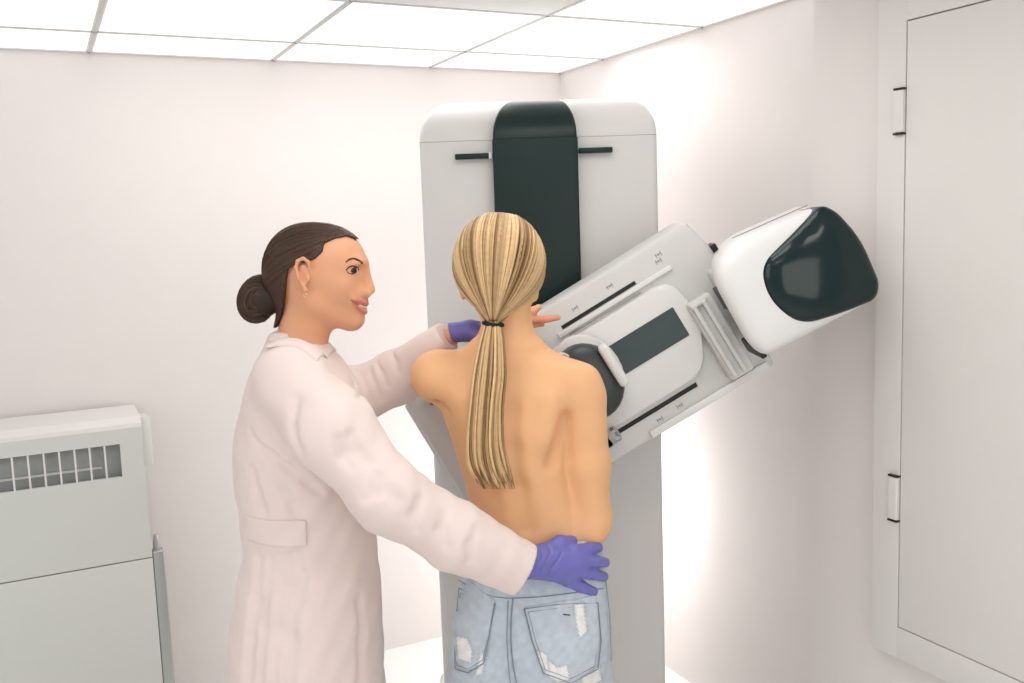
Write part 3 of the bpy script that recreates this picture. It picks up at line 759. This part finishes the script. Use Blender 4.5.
# ======================= patient =======================
YP = 2.0
def Q(x, y, d=0): return P(x, y, YP+d)
pw = root('person', 'blonde woman with a long ponytail seen from behind in light blue jeans', 'person', Q(530, 600)*np.array([1, 1, 0]))
NC = Q(508, 340, .0)
pb = Shape()
pb.ell(Q(499, 260, .01), (.080, .095, .098), k=.02)
pb.ell(Q(497, 285, .05), (.062, .062, .082), k=.03)
pb.cap(Q(492, 315, .09), Q(492, 318, .10), .024, .018, k=.03)
pb.cap(Q(489, 288, .118), Q(488, 296, .128), .007, .009, k=.012)
for sgn in (-1, 1): pb.ell(Q(499+sgn*36, 290, .02), (.008, .014, .022), k=.008)
pb.cap(Q(506, 305, .0), Q(508, 352, .01), .050, .056, k=.03)
pb.body(rows([(350, 484, 534, .045), (358, 468, 552, .056), (368, 447, 584, .066), (380, 436, 592, .076), (396, 437, 584, .086), (415, 444, 574, .094), (440, 453, 568, .098), (468, 461, 568, .096), (495, 468, 574, .090), (518, 474, 584, .088), (540, 474, 592, .092), (570, 466, 602, .104), (600, 459, 606, .114), (640, 456, 608, .114), (670, 457, 610, .108), (690, 460, 608, .100)], YP), k=.03, e=2.3)
pb.cap(Q(500, 350), Q(440, 374), .032, .036, k=.05)
pb.cap(Q(514, 350), Q(575, 384), .034, .040, k=.05)
pb.ell(Q(438, 376, .0), (.054, .050, .047), k=.03)
pb.ell(Q(578, 397, -.005), (.056, .052, .056), k=.03)
# right arm hangs, elbow bent, forearm in front
EL = Q(589, 519, -.012)
pb.cap(Q(582, 400, -.01), Q(587, 465, -.012), .051, .0475, k=.014)
pb.cap(Q(587, 465, -.012), EL, .0475, .0455, k=.02)
pb.ell(Q(586, 535, -.036), (.036, .034, .031), k=.02)
WR = Q(535, 470, .155)
pb.cap(EL, Q(570, 500, .09), .043, .036, k=.03); pb.cap(Q(570, 500, .09), WR, .036, .025, k=.02)
HN = Q(510, 452, .165)
pb.cap(WR, HN, .024, .026, k=.02)
for i in range(4):
    a = HN+[-.004, .004, .024-.017*i]; b = a+[-.040, -.012, .006-.006*i]; c = b+[-.026, -.026, -.002]
    pb.cap(HN, a, .012, .010, k=.01); pb.cap(a, b, .0088, .0082, k=.004); pb.cap(b, c, .0082, .007, k=.004)
pb.chain([WR+[-.02, -.01, .022], HN+[-.004, -.02, .046], HN+[-.03, -.028, .058]], [.013, .010, .008], k=.008)
# left arm reaches forward to the machine
LE = Q(458, 376, .22); LW = Q(505, 336, .40)
pb.chain([Q(437, 376), Q(446, 377, .12), LE], [.046, .042, .037], k=.03)
pb.cap(LE, LW, .037, .024, k=.02)
LH = P(520, 322, 2.40)
pb.cap(LW, LH, .023, .022, k=.015)
fng = [((531, 319), (546, 319.5), (558, 317.5), 2.375), ((525, 323), (534, 324.5), (542, 324.0), 2.392), ((518, 328), (525, 330), (531, 330), 2.405), ((513, 332), (519, 336), (524, 337), 2.415)]
for a, b, c, yy in fng:
    a, b, c = P(*a, yy), P(*b, yy+.004), P(*c, yy+.008)
    pb.cap(LH, a, .013, .0105, k=.01); pb.cap(a, b, .0095, .0088, k=.004); pb.cap(b, c, .0088, .0075, k=.004)
pb.chain([P(520, 318, 2.38), P(533, 311, 2.375), P(539, 307, 2.375)], [.012, .0095, .008], k=.008)
# shape of the back
sp = [Q(511, 372, -.085), Q(510, 410, -.098), Q(512, 450, -.104), Q(519, 490, -.097), Q(526, 530, -.094)]
pb.chain(sp, [.003, .005, .006, .008, .010], k=.032, sub=True)
pb.cap(Q(548, 402, -.066), Q(542, 436, -.074), .018, .012, k=.05)
pb.cap(Q(470, 400, -.066), Q(478, 432, -.074), .018, .012, k=.05)
pb.cap(Q(563, 418, -.060), Q(553, 462, -.075), .006, .007, k=.030, sub=True)
pb.cap(Q(434, 397, -.02), Q(446, 412, -.05), .008, .004, k=.02, sub=True)
for sgn, x in ((-1, 489), (1, 571)):
    hp = Q(x, 690, .0); knp = zpt(hp, .48)+[0, .01, 0]; an = zpt(hp, .08)+[0, -.01, 0]
    pb.chain([hp, knp, an], [.082, .052, .036], k=.04)
PS = S((229, 177, 131))
def patcol(V):
    c = np.tile(PS, (len(V), 1))
    c = blend(c, S((222, 140, 112)), .7*(1-sstep(.6, 1.3, ndist(V, P(545, 318, 2.38), (.04, .05, .03)))))
    c = blend(c, S((224, 150, 112)), .35*(1-sstep(.5, 1.4, ndist(V, Q(590, 540, -.02), (.04, .05, .03)))))
    c = blend(c, S((190, 110, 84)), .5*(1-sstep(.3, 1.0, ndist(V, Q(560, 400, -.055), (.012, .02, .03))))*0)
    c = blend(c, S((196, 96, 92)), 1-sstep(.8, 1.1, ndist(V, Q(491, 306, .125), (.02, .014, .006))))
    return c
sdfmesh(pb, .0032, 'body', M['skin'], pw, colf=patcol)
# jeans
jn = Shape()
JR = rows([(522, 471, 594, .094), (530, 470, 596, .097), (545, 469, 600, .100), (570, 463, 605, .112), (600, 456, 609, .122), (640, 450, 612, .126), (683, 448, 612, .122), (700, 448, 612, .12)], YP)
jn.body(JR, k=.02, e=2.35)
jn.ell(Q(488, 652, -.055), (.060, .075, .085), k=.05); jn.ell(Q(561, 650, -.060), (.072, .078, .088), k=.05)
for x in (489, 571):
    hp = Q(x, 690, 0); knp = zpt(hp, .48)+[0, .01, 0]; an = zpt(hp, .10)+[0, -.01, 0]
    jn.chain([hp, knp, an], [.090, .070, .062], k=.03)
jn.chain([Q(511, 610, -.135), Q(512, 650, -.145), Q(518, 700, -.14)], [.003, .006, .012], k=.03, sub=True)
jn.cap(Q(524, 700, 0), Q(524, 760, 0), .001, .001, k=.01)
def jtop(Fd, X, Y, Z):
    zt = Q(520, 533)[2]; return np.maximum(Fd+.0008*np.sin(X*60+Z*45)*np.sin(Z*70), Z-zt-.12*(X-Q(530, 540)[0])*0)
white = [[(575, 609), (584, 608), (587, 634), (580, 638), (577, 625)], [(545, 655), (556, 664), (566, 662), (569, 676), (556, 678), (545, 670)], [(455, 646), (466, 643), (472, 652), (470, 663), (458, 664)], [(538, 650), (546, 652), (548, 668), (541, 662)], [(582, 676), (600, 672), (603, 690), (584, 690)], [(480, 655), (486, 650), (482, 672), (476, 676)]]
wsd = [polysd(pxpoly(w_, 1.87)) for w_ in white]
def jcol(V):
    c = np.tile(S((192, 202, 212)), (len(V), 1))
    x, z = V[:, 0], V[:, 2]
    back = V[:, 1] < 2.0
    fr = .0022*np.sin(x*900)*np.sin(z*760)
    for s_ in wsd:
        w_ = (1-sstep(-.001, .003, s_(x, z)+fr))*back; c = blend(c, S((236, 234, 232)), w_)
        e_ = (1-sstep(.0, .004, np.abs(s_(x, z)+fr-.002)))*back*.45; c = blend(c, S((150, 160, 172)), e_)
    n = .5+.5*np.sin(x*210+3*np.sin(z*33))*np.sin(z*150+2*np.sin(x*40)); return c*(.95+.08*n[:, None])
jo = sdfmesh(jn, .0038, 'jeans', M['denim'], pw, mod=jtop, colf=jcol)
def surfY(x, y, Y0=1.87):
    """front-most surface of the jeans below that point"""
    p = P(x, y, Y0); ys = np.arange(1.78, 2.0, .001); Fd = jn.eval(np.array([p[0], p[0]+.001]), ys, np.array([p[2], p[2]+.001]))[0, :, 0]
    i = np.argmax(Fd < 0); return P(x, y, ys[i])-[0, .0035, 0] if Fd.min() < 0 else P(x, y, 1.9)
def pocket(poly):
    pp = pxpoly(poly, 1.875); sd = polysd(pp); xs = [p[0] for p in pp]; zs = [p[1] for p in pp]
    o = sdfmesh(jn, .0026, 'back_pocket', M['denim'], pw, lo=(min(xs)-.01, 1.78, min(zs)-.01), hi=(max(xs)+.01, 2.0, max(zs)+.01),
            mod=lambda Fd, X, Y, Z: np.maximum(np.maximum(Fd-.0032, -(Fd+.006)), sd(X, Z)+Y*0), colf=jcol)
    c = np.mean(poly, axis=0)
    for f_, r in ((1.0, .0013), (.90, .0007)):
        q = [c+(np.array(v)-c)*f_ for v in poly]; q.append(q[0]); pts = []
        for i in range(len(q)-1):
            for t in np.linspace(0, 1, 6)[:-1]: pts.append(surfY(*(q[i]+(q[i+1]-q[i])*t))-[0, .001, 0])
        pts.append(pts[0]); mk('stitching', *tube(pts, r, 5), M['stitch'], o)
pocket([(524, 608), (562, 603), (598, 602), (601, 640), (598, 668), (571, 682), (543, 672), (532, 640)])
pocket([(459, 588), (478, 596), (495, 603), (490, 630), (484, 662), (468, 672), (455, 668), (455, 628)])
for pl, r in (([(513, 598), (511, 620), (511, 645), (514, 670), (520, 700)], .0013), ([(508, 600), (507, 640), (510, 680), (514, 700)], .0008),
              ([(458, 580), (478, 590), (500, 597), (530, 597), (560, 594), (603, 588)], .0011), ([(605, 575), (608, 600), (610, 625), (611, 660)], .0010)):
    pts = [surfY(*q) for q in catmull(pl, 5)]; mk('seam', *tube(pts, r, 5), M['stitch'], jo)
mk('tag_line', *tube([surfY(563, 613)-[0, .004, 0], surfY(570, 613.6)-[0, .004, 0]], .0011, 5), M['puck'], jo)
wb = sdfmesh(jn, .003, 'waistband', M['denim'], pw, lo=(Q(440, 560)[0], 1.80, Q(530, 566)[2]), hi=(Q(625, 560)[0], 2.2, Q(530, 530)[2]),
        mod=lambda Fd, X, Y, Z: np.maximum(np.maximum(Fd-.003, -(Fd+.010)), np.maximum(Z-Q(530, 532)[2], Q(530, 553)[2]-Z)+Y*0), colf=jcol)
# feet
for x in (489, 571):
    f0 = Q(x, 690)
    sh = Shape().cap((f0[0], f0[1]-.04, .045), (f0[0], f0[1]+.13, .035), .040, .034).cap((f0[0], f0[1]-.03, .05), (f0[0], f0[1]-.02, .10), .038, .036)
    sdfmesh(sh, .005, 'shoe', M['shoe'], pw, mod=lambda Fd, X, Y, Z: np.maximum(Fd, .0-Z))
# hair
HCN = Q(499, 262, .0); HR = np.array([.0965, .106, .1075])
TIE = Q(493, 322, -.082)
hs2 = Shape().ell(HCN, HR*.965).cap(Q(497, 285, -.03), TIE+[0, .02, 0], .062, .018, k=.04)
fc = Q(497, 300, .11)
def hmod(Fd, X, Y, Z):
    # open for face and neck front
    k_ = (Y-(YP+.02))*.8+((HCN[2]-.01)-Z)*.55
    return np.maximum(Fd, k_-.035)
BL1, BL2 = (122, 86, 50), (224, 190, 142)
hair2 = sdfmesh(hs2, .0035, 'hair', M['hairb'], pw, mod=hmod, colf=lambda V: np.tile(S((140, 104, 64)), (len(V), 1)))
g = Geo()
dT = (TIE-HCN)/HR; lT = np.linalg.norm(dT); dT /= lT
ex = np.array([1., 0, 0]); e2 = np.cross(dT, ex); e2 /= np.linalg.norm(e2)
nL = 330
for k in range(nL):
    az = (k+rng.uniform(-.4, .4))/nL*2*math.pi        # direction in which the lock leaves the tie
    fv = math.cos(az)*ex*1.0+math.sin(az)*e2*(-1)
    fv /= np.linalg.norm(fv)
    upness = fv[2]*.5+.5
    ang = 1.2+1.9*max(0, fv[2])+.25*max(0, fv[1])+.40*abs(fv[0])+rng.uniform(-.08, .05)
    if fv[2] < -.15: ang = .75+rng.uniform(-.1, .1)
    if fv[2] < .2 and rng.random() < .2: ang *= rng.uniform(.7, .95)
    pts = []
    wob = rng.uniform(-.04, .04)*min(1, abs(fv[0])*3+.2)
    for t in np.linspace(0, 1, 20):
        a = ang*(1-t); side = np.cross(dT, fv)
        d = math.cos(a)*dT+math.sin(a)*(fv+side*wob*math.sin(t*3.14)); d /= np.linalg.norm(d)
        p = HCN+d*HR*(1.0+(lT-1)*t**5*1.0-.05*(1-t)**8+.003*math.sin(k*1.7))
        if t > .8: p = p+(TIE+np.array([fv[0]*.0105, -.004*abs(fv[2]), fv[2]*.008])-p)*((t-.8)/.2)**1.5
        pts.append(p)
    tone = .58+.25*math.sin(az*9)+rng.uniform(-.5, .5)-.42*max(0, fv[2])**3+.15*abs(fv[0])
    crown = 0
    c1 = np.array(srgb(*BL1)[:3]); c2 = np.array(srgb(*BL2)[:3]); q = np.clip(tone, 0, 1)
    g.add(*tube(pts, [.0012]+[.0046*(1-.45*(i/18)) for i in range(18)]+[.0018], 5, sq=.55, upv=(0, 1, 0)), c=tuple(c1*(1-q)+c2*q))
g.mk('hair_strands', M['hairb'], hair2)
mk('hair_tie', *tube([TIE+np.array([.019*math.cos(q), .016*math.sin(q), -.004+.003*math.cos(q)*-1]) for q in np.linspace(0, 2*math.pi, 24)], .0042, 8), M['black'], hair2)
# ponytail
g = Geo()
cen = [(493, 324), (491.5, 345), (489.5, 375), (486.5, 405), (485, 435), (486.5, 464), (494, 489)]
hw = [8, 13, 17.5, 18, 19.5, 20.5, 14]
dep = [-.085, -.098, -.112, -.122, -.128, -.128, -.124]
cp = catmull([np.array([a, b, c, d]) for (a, b), c, d in zip(cen, hw, dep)], 5)
for k in range(170):
    a = rng.uniform(0, 2*math.pi); r_ = math.sqrt(rng.random()); ux, uy = math.cos(a)*r_, math.sin(a)*r_
    end = len(cp)-rng.integers(0, 5)*(.3+.7*abs(ux)); ph = rng.uniform(0, 6); pts = []
    for i in range(int(end)):
        x, y, w_, d = cp[i]; t = i/(len(cp)-1); cu = 9*max(0, t-.72)**1.3*(1+ux)*2.2
        pts.append(P(x+ux*w_+cu+1.0*math.sin(t*5+ph)*t, y+(3*ux if t > .8 else 0)*0, YP+d+uy*(.012+.012*math.sin(math.pi*min(1, t*1.2)))))
    n_ = len(pts); q = np.clip(.62+.2*math.sin(ux*11)+rng.uniform(-.4, .4), 0, 1)
    c1 = np.array(srgb(*BL1)[:3]); c2 = np.array(srgb(*BL2)[:3])
    g.add(*tube(pts, [.0032]*(n_-3)+[.0028, .0018, .0006], 5, upv=(0, 1, 0)), c=tuple(c1*(1-q)+c2*q))
g.mk('ponytail', M['hairb'], hair2)
# ------------------------------------------------------------------ light
def area(name, loc, target, size, power, col=(1, 1, 1), sy=None):
    ld = bpy.data.lights.new(name, 'AREA'); ld.energy = power; ld.size = size; ld.color = col
    if sy: ld.shape = 'RECTANGLE'; ld.size_y = sy
    o = bpy.data.objects.new(name, ld); COL.objects.link(o); o.location = loc
    o.rotation_euler = (Vector(target)-Vector(loc)).to_track_quat('-Z', 'Y').to_euler(); return o
for i, (u, v, pw) in enumerate(((-.30, .66, 2.5), (-.9, .66, 2.5), (-1.52, .66, 2), (-1.0, 1.9, 4), (-1.5, 2.5, 5), (-2.8, 2.5, 5), (-.9, 3.8, 5), (-2.6, 4.1, 5))):
    p = W(u, v, CEIL-.02); area('ceiling_lamp', tuple(p), (p[0], p[1], 0), .56, pw, (1, .985, .96))
area('left_fill', (-2.2, -.6, 1.7), (.2, 2.6, 1.1), 1.6, 15, (1, .98, .96))  # added fill from the left behind the camera, no window there
area('low_front_fill', (.9, -.4, 1.25), (.4, 2.75, .7), 1.2, 10, (1, .97, .93))  # added fill, lifts the lower front of the machine
ld = bpy.data.lights.new('corner_fill', 'POINT'); ld.energy = 12; ld.shadow_soft_size = .12; ld.color = (1, .99, .975)  # added point light hidden behind the machine to whiten the corner walls
o = bpy.data.objects.new('corner_fill', ld); COL.objects.link(o); o.location = (.24, 3.50, .70)
w = bpy.data.worlds.new('world'); bpy.context.scene.world = w; w.use_nodes = True
bg = w.node_tree.nodes['Background']; bg.inputs["Color"].default_value = (1, .99, .975, 1); bg.inputs['Strength'].default_value = .58
vs_ = bpy.context.scene.view_settings
vs_.view_transform = 'Standard'; vs_.look = 'None'; vs_.gamma = 1; vs_.use_curve_mapping = False; vs_.exposure = -0.08
